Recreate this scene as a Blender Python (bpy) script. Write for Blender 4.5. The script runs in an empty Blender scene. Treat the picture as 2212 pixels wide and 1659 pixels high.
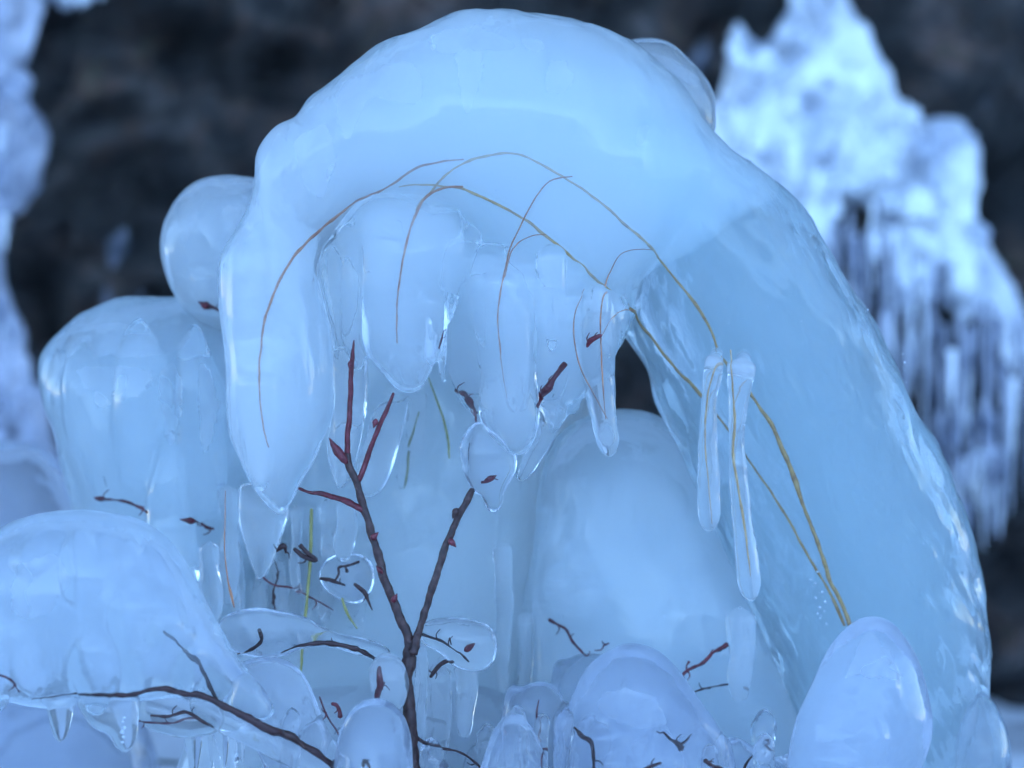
import bpy, bmesh, math, random
import numpy as np
from mathutils import Vector
from mathutils.bvhtree import BVHTree
from mathutils.geometry import delaunay_2d_cdt

random.seed(7); rng = np.random.default_rng(7)
sc = bpy.context.scene
R = math.radians

# ------------------------------------------------------------------ camera, sky, sun, exposure
D, ZC, S = 1.3, 0.30, 0.62 / 2212.0          # camera distance to the focus plane, camera height, metres per view unit there
cam = bpy.data.cameras.new('camera'); cam_o = bpy.data.objects.new('camera', cam); sc.collection.objects.link(cam_o)
cam_o.location = (0, -D, ZC); cam_o.rotation_euler = (R(90), 0, 0)
cam.sensor_width = 36; cam.lens = 36 * D / 0.62; cam.clip_start = 0.02; cam.clip_end = 400
cam.dof.use_dof = True; cam.dof.focus_distance = D - 0.035; cam.dof.aperture_fstop = 3.2
sc.camera = cam_o
world = bpy.data.worlds.new('World'); sc.world = world; world.use_nodes = True
wn = world.node_tree
sky = wn.nodes.new('ShaderNodeTexSky'); sky.sky_type = 'NISHITA'; sky.sun_disc = False
SUN_EL, SUN_AZ = 38, 12
sky.sun_elevation = R(SUN_EL); sky.sun_rotation = R(SUN_AZ); sky.ozone_density = 5.6; sky.air_density = 1.0; sky.dust_density = 0.0
wn.links.new(sky.outputs[0], wn.nodes['Background'].inputs[0]); wn.nodes['Background'].inputs[1].default_value = 0.15
world.cycles.sampling_method = 'NONE'
sc.view_settings.view_transform = 'Standard'; sc.view_settings.look = 'None'
sc.view_settings.exposure = 2.98; sc.view_settings.gamma = 1
cy = sc.cycles
cy.use_denoising = True
cy.max_bounces = 40; cy.transmission_bounces = 20; cy.volume_bounces = 24; cy.glossy_bounces = 6; cy.diffuse_bounces = 4; cy.transparent_max_bounces = 32
cy.use_adaptive_sampling = True; cy.adaptive_threshold = 0.02; cy.adaptive_min_samples = 24
cy.caustics_reflective = True; cy.caustics_refractive = True; cy.sample_clamp_indirect = 8; cy.time_limit = 720

# ------------------------------------------------------------------ materials
def mat(name):
    m = bpy.data.materials.new(name); m.use_nodes = True
    return m, m.node_tree.nodes, m.node_tree.links, m.node_tree.nodes['Principled BSDF']
def node(n, t, **kw):
    x = n.new(t)
    for k, v in kw.items():
        if k in x.inputs: x.inputs[k].default_value = v
        else: setattr(x, k, v)
    return x
def ramp(n, stops):
    r = n.new('ShaderNodeValToRGB'); e = r.color_ramp.elements
    while len(e) < len(stops): e.new(0.5)
    for a, (p, c) in zip(e, stops):
        a.position = p; a.color = (*c, 1) if len(c) == 3 else c
    return r
def ice_mat(name, dens, tint=(.968, .993, .9985), rough=.035, frost=.16, streak=(1, 1, 1), bump=.25, fscale=38, g=0.0):
    m, n, l, p = mat(name)
    p.inputs['Base Color'].default_value = (1, 1, 1, 1); p.inputs['IOR'].default_value = 1.31
    p.inputs['Transmission Weight'].default_value = 1
    tc = node(n, 'ShaderNodeTexCoord'); mp = node(n, 'ShaderNodeMapping'); mp.inputs['Scale'].default_value = streak
    l.new(tc.outputs['Object'], mp.inputs[0])
    nz = node(n, 'ShaderNodeTexNoise', Scale=fscale, Detail=6.0, Roughness=.62, Distortion=.35); l.new(mp.outputs[0], nz.inputs['Vector'])
    rr = ramp(n, [(.5, (rough,) * 3), (.56, (frost,) * 3)]); l.new(nz.outputs[0], rr.inputs[0]); l.new(rr.outputs[0], p.inputs['Roughness'])
    nb = node(n, 'ShaderNodeTexNoise', Scale=70.0, Detail=3.0, Roughness=.5); l.new(mp.outputs[0], nb.inputs['Vector'])
    bp = node(n, 'ShaderNodeBump', Strength=bump, Distance=.0016); l.new(nb.outputs[0], bp.inputs['Height']); l.new(bp.outputs[0], p.inputs['Normal'])
    v = node(n, 'ShaderNodeVolumePrincipled'); v.inputs['Color'].default_value = (*tint, 1); v.inputs['Density'].default_value = dens; v.inputs['Anisotropy'].default_value = g
    l.new(v.outputs[0], n['Material Output'].inputs['Volume'])
    return m
ICE_MILK = ice_mat('milky_ice', 30)
ICE_WALL = ice_mat('wall_ice', 42, tint=(.975, .997, .9995), streak=(1, 1, .3))
ICE_ARCH = ice_mat('arch_ice', 7, tint=(.90, .975, .996), streak=(1, 1, .35), bump=.5)
ICE_LEG = ice_mat('leg_ice', 7, tint=(.88, .97, .996), streak=(1, 1, .25), bump=.7)
ICE_BLUE = ice_mat('blue_ice', 22, tint=(.965, .988, .9985), streak=(1, 1, .3), bump=.5)
ICE_CLEAR = ice_mat('clear_ice', 22, frost=.08)
ICE_THIN = ice_mat('icicle_ice', 45, frost=.1)
ICE_GREY = ice_mat('grey_ice', 9, tint=(.84, .87, .96))
def cloud_mat(name, dens, tint=(.975, .995, .999)):
    m, n, l, p = mat(name); n.remove(p)
    v = node(n, 'ShaderNodeVolumePrincipled'); v.inputs['Color'].default_value = (*tint, 1); v.inputs['Density'].default_value = dens; v.inputs['Anisotropy'].default_value = 0
    l.new(v.outputs[0], n['Material Output'].inputs['Volume']); return m
CLOUD = cloud_mat('cloudy_ice_core', 34)
CLOUD_BLUE = cloud_mat('blue_cloudy_core', 9, (.80, .96, .997))
CLOUD_FRONT = cloud_mat('front_cloudy_core', 11, (.87, .935, .982))
CLOUD_MID = cloud_mat('mid_cloudy_core', 17, (.93, .98, .997))
CLOUD_SOFT = cloud_mat('soft_cloudy_core', 9, (.87, .935, .982))

def twig_mat(name, cols, rough=.55, scale=220):
    m, n, l, p = mat(name)
    tc = node(n, 'ShaderNodeTexCoord')
    nz = node(n, 'ShaderNodeTexNoise', Scale=float(scale), Detail=5.0, Roughness=.7); l.new(tc.outputs['Object'], nz.inputs['Vector'])
    k = len(cols); r = ramp(n, [(.3 + .4 * i / (k - 1), c) for i, c in enumerate(cols)]); l.new(nz.outputs[0], r.inputs[0]); l.new(r.outputs[0], p.inputs['Base Color'])
    p.inputs['Roughness'].default_value = rough
    bp = node(n, 'ShaderNodeBump', Strength=.7, Distance=.0008); l.new(nz.outputs[0], bp.inputs['Height']); l.new(bp.outputs[0], p.inputs['Normal'])
    return m
BARK = twig_mat('brown_bark', [(.016, .005, .004), (.038, .012, .009), (.09, .042, .034)])
RED = twig_mat('red_bark', [(.05, .003, .006), (.11, .007, .012), (.19, .03, .04)], .45)
DARK = twig_mat('dark_bark', [(.025, .008, .008), (.06, .02, .018)])
STRAW = twig_mat('straw', [(.34, .17, .06), (.54, .32, .11), (.64, .42, .18)], .6, 160)
STRAWR = twig_mat('reddish_straw', [(.38, .13, .07), (.54, .26, .13)], .6, 160)
GREEN = twig_mat('green_straw', [(.24, .22, .06), (.36, .32, .11)], .6, 160)

def rock_mat():
    m, n, l, p = mat('dark_rock')
    tc = node(n, 'ShaderNodeTexCoord')
    a = node(n, 'ShaderNodeTexNoise', Scale=7.5, Detail=9.0, Roughness=.72, Distortion=.6); l.new(tc.outputs['Object'], a.inputs['Vector'])
    b = node(n, 'ShaderNodeTexNoise', Scale=13.0, Detail=8.0, Roughness=.7); l.new(tc.outputs['Object'], b.inputs['Vector'])
    r1 = ramp(n, [(.42, (.004, .0035, .0035)), (.50, (.022, .018, .017)), (.58, (.06, .05, .046)), (.68, (.17, .145, .135))]); l.new(a.outputs[0], r1.inputs[0])
    r2 = ramp(n, [(.38, (.35, .36, .4)), (.5, (1, 1, 1)), (.58, (1.5, .95, .75)), (.66, (1, 1.15, .7)), (.74, (1.3, 1.3, 1.5))]); l.new(b.outputs[0], r2.inputs[0])
    mx = node(n, 'ShaderNodeMix', data_type='RGBA', blend_type='MULTIPLY'); mx.inputs[0].default_value = 1
    l.new(r1.outputs[0], mx.inputs[6]); l.new(r2.outputs[0], mx.inputs[7]); l.new(mx.outputs[2], p.inputs['Base Color'])
    p.inputs['Roughness'].default_value = .6
    bp = node(n, 'ShaderNodeBump', Strength=.9, Distance=.02); l.new(b.outputs[0], bp.inputs['Height']); l.new(bp.outputs[0], p.inputs['Normal'])
    return m
ROCK = rock_mat()
def snow_mat(name, col=(.8, .82, .85), dark=None, scale=14, lo=.4, hi=.62, rough=.5):
    m, n, l, p = mat(name)
    tc = node(n, 'ShaderNodeTexCoord')
    a = node(n, 'ShaderNodeTexNoise', Scale=float(scale), Detail=6.0, Roughness=.62); l.new(tc.outputs['Object'], a.inputs['Vector'])
    r = ramp(n, [(lo, dark or tuple(c * .8 for c in col)), (hi, col)]); l.new(a.outputs[0], r.inputs[0]); l.new(r.outputs[0], p.inputs['Base Color'])
    p.inputs['Roughness'].default_value = rough; p.inputs['IOR'].default_value = 1.31
    bp = node(n, 'ShaderNodeBump', Strength=.6, Distance=.01); l.new(a.outputs[0], bp.inputs['Height']); l.new(bp.outputs[0], p.inputs['Normal'])
    return m
FALL = snow_mat('frozen_fall_ice', (.82, .84, .86), (.4, .43, .5), 15, .38, .54, .35)
LEFTFALL = snow_mat('grey_run_off_ice', (.55, .56, .64), (.2, .22, .28), 14, .38, .62, .35)
FILM = snow_mat('thin_ice_film', (.16, .165, .2), (.04, .045, .06), 20, .4, .62, .3)
STRAND = snow_mat('icicle_strand_ice', (.5, .52, .6), (.12, .14, .2), 24, .38, .62, .15)
GROUND = snow_mat('snowy_ground', (.82, .84, .86), (.4, .41, .42), 5, .34, .5, .6)
HILL = snow_mat('wooded_hill', (.6, .62, .65), (.025, .03, .03), 1.2, .46, .56, .8)

# ------------------------------------------------------------------ helpers
def V(x, y, d=0.0):                                     # view units at depth d behind the focus plane -> metres
    k = S * (D + d) / D
    return Vector(((x - 1106) * k, d, ZC - (y - 829.5) * k))
def tag(o, label=None, cat=None, group=None, kind=None):
    if label: o['label'] = label
    if cat: o['category'] = cat
    if group: o['group'] = group
    if kind: o['kind'] = kind
    return o
def link(name, me, m, parent=None, smooth=True):
    me.name = name
    o = bpy.data.objects.new(name, me); sc.collection.objects.link(o)
    if m is not None:
        me.materials.clear(); me.materials.append(m)
    if smooth: me.polygons.foreach_set('use_smooth', [True] * len(me.polygons))
    if parent: o.parent = parent; o.matrix_parent_inverse = parent.matrix_world.inverted() if False else o.matrix_parent_inverse
    return o
def empty(name):
    o = bpy.data.objects.new(name, None); sc.collection.objects.link(o); o.empty_display_size = .02
    return o
def pydata(name, v, f):
    me = bpy.data.meshes.new(name); me.from_pydata([tuple(a) for a in v], [], [tuple(int(i) for i in a) for a in f]); me.update(); return me
def catmull(P, closed=False, n=8):
    P = [np.array(p, float) for p in P]; out = []; N = len(P)
    for i in range(N if closed else N - 1):
        g = lambda k: P[k % N] if closed else P[min(max(k, 0), N - 1)]
        a, b, c, d = g(i - 1), g(i), g(i + 1), g(i + 2)
        for t in np.arange(n) / n:
            out.append(.5 * (2 * b + (c - a) * t + (2 * a - 5 * b + 4 * c - d) * t * t + (3 * b - a - 3 * c + d) * t ** 3))
    if not closed: out.append(P[-1])
    return np.array(out)
def resample(P, step, closed=False):
    Q = np.vstack([P, P[:1]]) if closed else P
    L = np.r_[0, np.cumsum(np.linalg.norm(np.diff(Q[:, :2] if closed else Q[:, :3], axis=0), axis=1))]
    k = max(3, int(round(L[-1] / step))); t = np.linspace(0, L[-1], k + 1)
    if closed: t = t[:-1]
    return np.stack([np.interp(t, L, Q[:, j]) for j in range(Q.shape[1])], 1)
def inside(pts, poly):
    x, y = pts[:, 0][:, None], pts[:, 1][:, None]; a = poly; b = np.roll(poly, -1, 0); out = np.zeros(len(pts), bool)
    for k in range(0, len(a), 64):
        a_, b_ = a[k:k + 64], b[k:k + 64]
        c = ((a_[:, 1] > y) != (b_[:, 1] > y)) & (x < (b_[:, 0] - a_[:, 0]) * (y - a_[:, 1]) / (b_[:, 1] - a_[:, 1] + 1e-30) + a_[:, 0])
        out ^= (c.sum(1) % 2).astype(bool)
    return out
def polydist(pts, poly):
    d = np.full(len(pts), 1e9); a = poly; b = np.roll(poly, -1, 0)
    for p, q in zip(a, b):
        e = q - p; t = np.clip(((pts - p) @ e) / (e @ e + 1e-30), 0, 1); d = np.minimum(d, np.linalg.norm(pts - p - t[:, None] * e, axis=1))
    return d
def hashn(ix, iy, iz, seed):
    h = (ix * 374761393 + iy * 668265263 + iz * 2147483647 + seed * 1274126177) & 0xffffffff
    h = ((h ^ (h >> 13)) * 1274126177) & 0xffffffff
    return ((h ^ (h >> 16)) & 0xffff) / 32768.0 - 1
def vnoise(P, scale, seed=0, octv=2):
    out = np.zeros(len(P)); amp = 1
    for o in range(octv):
        Q = P * scale + 100.5 + 17.3 * o; I = np.floor(Q).astype(np.int64); f = Q - I; f = f * f * f * (f * (f * 6 - 15) + 10)
        acc = 0
        for dx in (0, 1):
            for dy in (0, 1):
                for dz in (0, 1):
                    w = (f[:, 0] if dx else 1 - f[:, 0]) * (f[:, 1] if dy else 1 - f[:, 1]) * (f[:, 2] if dz else 1 - f[:, 2])
                    acc = acc + w * hashn(I[:, 0] + dx, I[:, 1] + dy, I[:, 2] + dz, seed + o)
        out += amp * acc; amp *= .5; scale *= 2.1
    return out
def inflate(outline, d=0.0, fat=1.0, step=None, flat=None):
    """A puffy solid: the closed outline is swollen to both sides of a sheet that stands at depth d (a number, or a function of view x, y)."""
    df = d if callable(d) else (lambda x, y: d)
    P = catmull(outline, True, 8)
    size = np.ptp(P, axis=0).max()
    st = step or max(5.0, size / 60)
    B = resample(P, st * .8, True)
    area = .5 * np.sum(B[:, 0] * np.roll(B[:, 1], -1) - np.roll(B[:, 0], -1) * B[:, 1])
    if area < 0: B = B[::-1].copy()
    T = np.roll(B, -1, 0) - np.roll(B, 1, 0); T /= np.linalg.norm(T, axis=1)[:, None] + 1e-9; Nn = np.stack([-T[:, 1], T[:, 0]], 1)
    rings = [B + Nn * st * k for k in (.12, .42)]
    lo, hi = B.min(0), B.max(0)
    gx, gy = np.meshgrid(np.arange(lo[0], hi[0], st), np.arange(lo[1], hi[1], st * .866)); gx[1::2] += st / 2
    G = np.stack([gx.ravel(), gy.ravel()], 1); G = G[inside(G, B)]; G = G[polydist(G, B) > st * .75]
    pts = [B]
    for k, r in zip((.12, .42), rings):
        ok = inside(r, B); ok[ok] = polydist(r[ok], B) > st * k * .8; pts.append(r[ok])
    A = np.vstack(pts + [G]); nb = len(B)
    co, _, fa, ov, _, _ = delaunay_2d_cdt([Vector(p) for p in A], [], [list(range(nb))], 1, 1e-4)
    co = np.array([(c.x, c.y) for c in co]); F = np.array([list(f) for f in fa if len(f) == 3])
    bd = np.zeros(len(co), bool)
    for i, src in enumerate(ov):
        if any(s < nb for s in src): bd[i] = True
    # finite-element Poisson problem, zero on the rim
    n = len(co); u = np.zeros(n); rhs = np.zeros(n); I = []; J = []; W = []
    p = co[F]; ar = .5 * ((p[:, 1, 0] - p[:, 0, 0]) * (p[:, 2, 1] - p[:, 0, 1]) - (p[:, 2, 0] - p[:, 0, 0]) * (p[:, 1, 1] - p[:, 0, 1]))
    ok = np.abs(ar) > 1e-6; F, p, ar = F[ok], p[ok], np.abs(ar[ok])
    for k in range(3):
        np.add.at(rhs, F[:, k], ar / 3)
        a, b, c = F[:, k], F[:, (k + 1) % 3], F[:, (k + 2) % 3]
        e1, e2 = co[b] - co[a], co[c] - co[a]
        w = np.clip(.5 * np.sum(e1 * e2, 1) / (2 * ar) * 1.0, -50, 50)
        I += [b, c]; J += [c, b]; W += [w, w]
    I, J, W = np.concatenate(I), np.concatenate(J), np.concatenate(W)
    dg = np.bincount(I, W, n); free = ~bd
    def Ax(x): return (dg * x - np.bincount(I, W * x[J], n)) * free
    r = rhs * free; q = r.copy(); rs = r @ r
    for _ in range(600):
        Aq = Ax(q); al = rs / (q @ Aq + 1e-30); u += al * q; r -= al * Aq; r2 = r @ r
        if r2 < 1e-10 * (rhs @ rhs): break
        q = r + (r2 / rs) * q; rs = r2
    h = np.sqrt(np.maximum(u, 0) * 4) * fat * S
    if flat: h = flat * np.tanh(h / flat)
    front, back = [], []
    idx = np.full(n, -1); verts = []; fv = np.zeros(n, int); bv = np.zeros(n, int)
    for i in range(n):
        c = V(co[i, 0], co[i, 1], df(co[i, 0], co[i, 1]))
        fv[i] = len(verts); verts.append((c.x, c.y - h[i], c.z))
        if bd[i]: bv[i] = fv[i]
        else: bv[i] = len(verts); verts.append((c.x, c.y + h[i], c.z))
    faces = []
    for t in F:
        faces.append((fv[t[0]], fv[t[1]], fv[t[2]]))
        g = (bv[t[2]], bv[t[1]], bv[t[0]]); faces.append(g)
    return verts, faces
def tube(P, rad, sides=12, jit=0.0, seed=0, taper_end=True):
    """P: n x 3 metres, rad: n radii. Closed tube with rounded ends."""
    P = np.asarray(P, float); rad = np.asarray(rad, float); n = len(P)
    T = np.gradient(P, axis=0); T /= np.linalg.norm(T, axis=1)[:, None] + 1e-12
    up = np.array([0, 1, 0.]);  verts = []; faces = []
    for i in range(n):
        a = np.cross(T[i], up); a /= np.linalg.norm(a) + 1e-9; b = np.cross(T[i], a)
        for k in range(sides):
            t = 2 * math.pi * k / sides; verts.append(P[i] + rad[i] * (math.cos(t) * a + math.sin(t) * b))
    for i in range(n - 1):
        for k in range(sides):
            k2 = (k + 1) % sides; faces.append((i * sides + k, i * sides + k2, (i + 1) * sides + k2, (i + 1) * sides + k))
    s = len(verts); verts.append(P[0] - T[0] * rad[0] * .6); e = len(verts); verts.append(P[-1] + T[-1] * rad[-1] * .6)
    for k in range(sides):
        k2 = (k + 1) % sides; faces.append((s, k2, k)); faces.append((e, (n - 1) * sides + k, (n - 1) * sides + k2))
    verts = np.array(verts)
    if jit: verts += jit * np.stack([vnoise(verts, 260, seed + k) for k in range(3)], 1)
    return [tuple(v) for v in verts], faces
def vtube(pts, d, sides=16, step=5):
    """An icicle: pts = (x, y, radius) in view units down its spine, at depth d."""
    C = resample(catmull([(x, y, r) for x, y, r in pts], False, 10), step)
    return tube([V(x, y, d) for x, y, r in C], [r * S * (D + d) / D for x, y, r in C], sides)
BVH = {}
def body(name, shells, m, label, cat, voxel=.0018, smooth=6, amp=.0012, scale=28, seed=0, group=None, flute=0.0, parent=None, key=None, kind=None, core=None, owner=None, ratio=.14, ripple=0.0):
    """One ice body: its shells are fused to a single skin, smoothed, and given the slow undulation of frozen run-off."""
    v = []; f = []
    for sv, sf in shells:
        o = len(v); v += list(sv); f += [tuple(i + o for i in t) for t in sf]
    me = pydata('tmp', v, f); o = bpy.data.objects.new('tmp', me); sc.collection.objects.link(o)
    md = o.modifiers.new('r', 'REMESH'); md.mode = 'VOXEL'; md.voxel_size = voxel
    ms = o.modifiers.new('s', 'SMOOTH'); ms.factor = .5; ms.iterations = smooth
    dg = bpy.context.evaluated_depsgraph_get(); dg.update()
    me2 = bpy.data.meshes.new_from_object(o.evaluated_get(dg)); bpy.data.objects.remove(o); bpy.data.meshes.remove(me)
    n = len(me2.vertices); co = np.zeros(n * 3); me2.vertices.foreach_get('co', co); co = co.reshape(-1, 3)
    no = np.zeros(n * 3); me2.vertex_normals.foreach_get('vector', no); no = no.reshape(-1, 3)
    dsp = amp * vnoise(co, scale, seed, 2)
    if flute: dsp += flute * vnoise(co * np.array([1, 1, .22]), 60, seed + 9, 2)
    if ripple: dsp += ripple * np.clip((co[:, 0] - .06) / .08, 0, 1) * vnoise((co + np.stack([.55 * co[:, 2], 0 * dsp, 0 * dsp], 1)) * np.array([1, .6, .2]), 75, seed + 11, 3)
    co = co + no * dsp[:, None]
    me2.vertices.foreach_set('co', co.ravel()); me2.update()
    ob = owner or link(name, me2, m, parent)
    if not owner: tag(ob, label, cat, group, kind)
    tri = [tuple(p.vertices) for p in me2.polygons]
    bv = BVHTree.FromPolygons([tuple(c) for c in co], tri)
    if not owner: BVH[key or ob.name] = bv
    if core:                                              # the cloudy heart inside the clear outer layer, with a ragged edge
        cm, inset, rag, stretch = core
        me2.update(); no = np.zeros(n * 3); me2.vertex_normals.foreach_get('vector', no); no = no.reshape(-1, 3)
        th = np.zeros(n)
        for i in range(n):
            h = bv.ray_cast(Vector(co[i] - no[i] * .0006), Vector(-no[i])); th[i] = h[3] if h[0] is not None else .004
        dep = inset + rag * (vnoise(co * np.array([1, 1, stretch]), 24, seed + 3, 4)); dep = np.clip(dep, .0012, None); dep = np.minimum(dep, ratio * th)
        m3 = me2.copy(); m3.vertices.foreach_set('co', (co - no * dep[:, None]).ravel()); m3.update(); link('cloudy_core', m3, cm, ob)
    return ob
def front(key, x, y, default=0.0):
    o = Vector((0, -D, ZC)); best = None
    for k in ([key] if isinstance(key, str) else key):
        h = BVH[k].ray_cast(o, (V(x, y, 0) - o).normalized())
        if h[0] is not None and (best is None or h[0].y < best): best = h[0].y
    return default if best is None else best
def strand(pts, r, d=None, key=None, off=.004, default=0.0, step=5, sides=8, knob=0.0, seed=0, thin=1.0):
    """A stem through view points. d: depth (number or per-point list); key: lie off metres under the front skin of that ice body."""
    Q = [(p[0], p[1]) for p in pts]
    rr = r if isinstance(r, (list, tuple)) else (r, r)
    t = np.linspace(0, 1, len(Q)); rad = np.interp(t, np.linspace(0, 1, len(rr)), rr) * thin
    if key is not None:
        C0 = resample(catmull([(a[0], a[1], b) for a, b in zip(Q, rad)], False, 10), step * 2)
        dd = np.array([front(key, a, b, np.nan) for a, b in C0[:, :2]])
        if np.all(np.isnan(dd)): dd[:] = default
        ii = np.arange(len(dd)); g = ~np.isnan(dd); dd = np.interp(ii, ii[g], dd[g])
        for _ in range(6): dd = np.r_[dd[0], .25 * dd[:-2] + .5 * dd[1:-1] + .25 * dd[2:], dd[-1]] if len(dd) > 2 else dd
        offs = off if isinstance(off, (list, tuple)) else (off, off)
        dd = dd + np.interp(np.linspace(0, 1, len(dd)), np.linspace(0, 1, len(offs)), offs)
        C = np.column_stack([C0, dd])
    else:
        dl = d if isinstance(d, (list, tuple)) else (d, d)
        dd = np.interp(t, np.linspace(0, 1, len(dl)), dl)
        C = catmull([(a[0], a[1], b, c) for a, b, c in zip(Q, rad, dd)], False, 10)
    C = resample(np.column_stack([C[:, :2], C[:, 2:]]), step)
    C = np.asarray(C); k = S * (D + C[:, 3]) / D
    P = np.array([V(a, b, e) for a, b, _, e in C]); rm = C[:, 2] * k
    if knob:
        rm = rm * (1 + knob * vnoise(P, 220, seed + 5, 2)); P = P + (rm * (.35 + 1.6 * max(0, knob - .18)))[:, None] * np.stack([vnoise(P, 120, seed + j, 1) for j in range(3)], 1)
    return P, tube(P, np.maximum(rm, 1e-4), sides, jit=float(np.mean(rm)) * .12 * (1 if knob else 0), seed=seed)
def bud(p0, p1, rmax, d, key=None, off=.004):
    pts = [(p0[0] + (p1[0] - p0[0]) * t, p0[1] + (p1[1] - p0[1]) * t) for t in (0, .2, .45, .7, 1)]
    return strand(pts, [rmax * .45, rmax * .95, rmax, rmax * .6, rmax * .1], d=d, key=key, off=off, step=3, sides=10, knob=.12)[1]
def twig(label, pieces, cat='twig', name='twig', group=None):
    """pieces: (part name, (verts, faces), material); one piece -> one mesh."""
    if len(pieces) == 1:
        pn, (v, f), m = pieces[0]
        return tag(link(name, pydata(name, v, f), m), label, cat, group)
    e = empty(name); tag(e, label, cat, group)
    v0 = min(pieces[0][1][0], key=lambda p: p[2]); e.location = v0
    for pn, (v, f), m in pieces:
        o = link(pn, pydata(pn, [(a[0] - v0[0], a[1] - v0[1], a[2] - v0[2]) for a in v], f), m, e)
    return e

# ------------------------------------------------------------------ the setting: ground, cliff, far slope
def grid_mesh(nx, nz, fn):
    v = []; f = []
    for j in range(nz + 1):
        for i in range(nx + 1): v.append(fn(i / nx, j / nz))
    for j in range(nz):
        for i in range(nx):
            a = j * (nx + 1) + i; f.append((a, a + 1, a + nx + 2, a + nx + 1))
    return v, f
def displaced(name, nx, nz, fn, disp, m, kind='structure'):
    v, f = grid_mesh(nx, nz, fn); v = np.array(v, float); v += disp(v)
    o = link(name, pydata(name, v, f), m); tag(o, kind=kind); return o
def gd(v):
    far = np.clip((np.hypot(v[:, 0], v[:, 1]) - .3) / 2, 0, 1)
    z = .02 * vnoise(v, 6, 3, 3) + .25 * far * vnoise(v, .35, 5, 2); z = z - .025
    z -= 1.2 * np.clip((-v[:, 1] - 1.0) / 6, 0, 1)
    return np.stack([0 * z, 0 * z, z], 1)
def gfn(u, w):
    a = (u - .5) * 2; b = (w - .5) * 2
    return (60 * np.sign(a) * abs(a) ** 3, 60 * np.sign(b) * abs(b) ** 3, 0)
displaced('ground', 160, 160, gfn, gd, GROUND)
def cliff_pt(u, w):                                     # stands upright behind the ice, then an unseen overhang, added to block zenith light
    t = max(0.0, (w - .42) / .58)
    return ((u - .5) * 5.2, .98 + .1 * min(w, .42) - 1.75 * t ** 1.4, -.25 + 2.5 * w - .25 * t ** 2)
def cd(v):
    n1 = vnoise(v, 1.6, 21, 2); n2 = vnoise(v * np.array([1, 1, 1.6]), 6.5, 22, 3); n3 = np.abs(vnoise(v * np.array([1.2, 1, .9]), 15, 29, 3))
    dy = -.10 * n1 - .07 * n2 + .05 * n3
    return np.stack([.03 * n2, dy, .02 * n1], 1)
cl = displaced('rock_cliff', 300, 150, cliff_pt, cd, ROCK)
BVH['cliff'] = BVHTree.FromPolygons([tuple(v.co) for v in cl.data.vertices], [tuple(p.vertices) for p in cl.data.polygons])
def hill():
    v = []; f = []; nx, ny = 260, 14
    for j in range(ny + 1):
        t = j / ny
        for i in range(nx + 1):
            a = R(-80 + 160 * i / nx); r = 9 + 7 * t
            v.append((r * math.sin(a), -r * math.cos(a), -2 + 3.6 * t ** .9))
    for j in range(ny):
        for i in range(nx):
            a = j * (nx + 1) + i; f.append((a, a + nx + 1, a + nx + 2, a + 1))
    v = np.array(v); v[:, 2] += .8 * vnoise(v, .5, 41, 3); 
    v = [tuple(p) for p in v]
    for k in range(420):                                      # conifers on the slope: jagged skyline
        a = R(random.uniform(-78, 78)); t = random.uniform(.55, 1); r = 9 + 7 * t; z = -2.4 + 3.6 * t ** .9; hgt = random.uniform(.8, 2.2); w = hgt * random.uniform(.14, .24)
        cx, cy_ = r * math.sin(a), -r * math.cos(a)
        for tier in range(4):
            zb = z + hgt * tier * .22; rt = w * (1 - tier * .2); o = len(v)
            for s in range(7):
                th = 6.283 * s / 7 + tier; q = rt * random.uniform(.7, 1.25); v.append((cx + q * math.cos(th), cy_ + q * math.sin(th), zb + random.uniform(-.1, .1)))
            v.append((cx, cy_, zb + hgt * .4))
            for s in range(7): f.append((o + s, o + (s + 1) % 7, o + 7))
    return tag(link('wooded_hill', pydata('wooded_hill', v, f), HILL, smooth=False), kind='structure')
hill()

# frozen run-off on the cliff, far behind and out of focus
def lumpy(outline, d, fat, nl, rl, seed, m, name, label, strands):
    e = empty(name); tag(e, label, 'frozen waterfall')
    rs = random.Random(seed); P = catmull(outline, True, 6); lo, hi = P.min(0), P.max(0)
    sh = [inflate(outline, d, fat, flat=.07)]
    k = 0
    while k < nl:
        x, y = rs.uniform(lo[0], hi[0]), rs.uniform(lo[1], hi[1])
        if not inside(np.array([[x, y]]), P)[0]: continue
        r = rl * rs.uniform(.5, 1.3); dd = d - rs.uniform(.02, .07); L = r * rs.uniform(1, 3)
        sh.append(vtube([(x, y - L * .4, r * .5), (x + rs.uniform(-.2, .2) * r, y, r), (x, y + L * .5, r * .7), (x, y + L, r * .25)], dd, 8, r * .5)); k += 1
    body('ice_mass', sh, m, None, None, .0045, 1, .010, 30, seed, parent=e, key=name, flute=.003)
    for (x, y, L, r, dd) in strands:
        n = 7; pts = [(x + rs.uniform(-2, 2), y + L * t / n, r * (1 - t / n) ** .7 * rs.uniform(.75, 1.25) + 1.2) for t in range(n + 1)]
        o = link('icicle', pydata('icicle', *vtube(pts, dd, 7, 12)), STRAND if rs.random() < .7 else FALL, e)
    return e
rs = random.Random(11); st = []
for k in range(90):
    x = rs.uniform(1800, 2330); y0 = 500 + max(0, x - 1880) * .75 + rs.uniform(-70, 200)
    st.append((x, y0, rs.uniform(60, 300), rs.uniform(3, 9), .80 + rs.uniform(-.05, .06)))
for k in range(34):
    x = rs.uniform(1990, 2180); y0 = rs.uniform(880, 1090)
    st.append((x, y0, rs.uniform(40, 150), rs.uniform(4, 11), .80 + rs.uniform(-.04, .04)))
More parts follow.
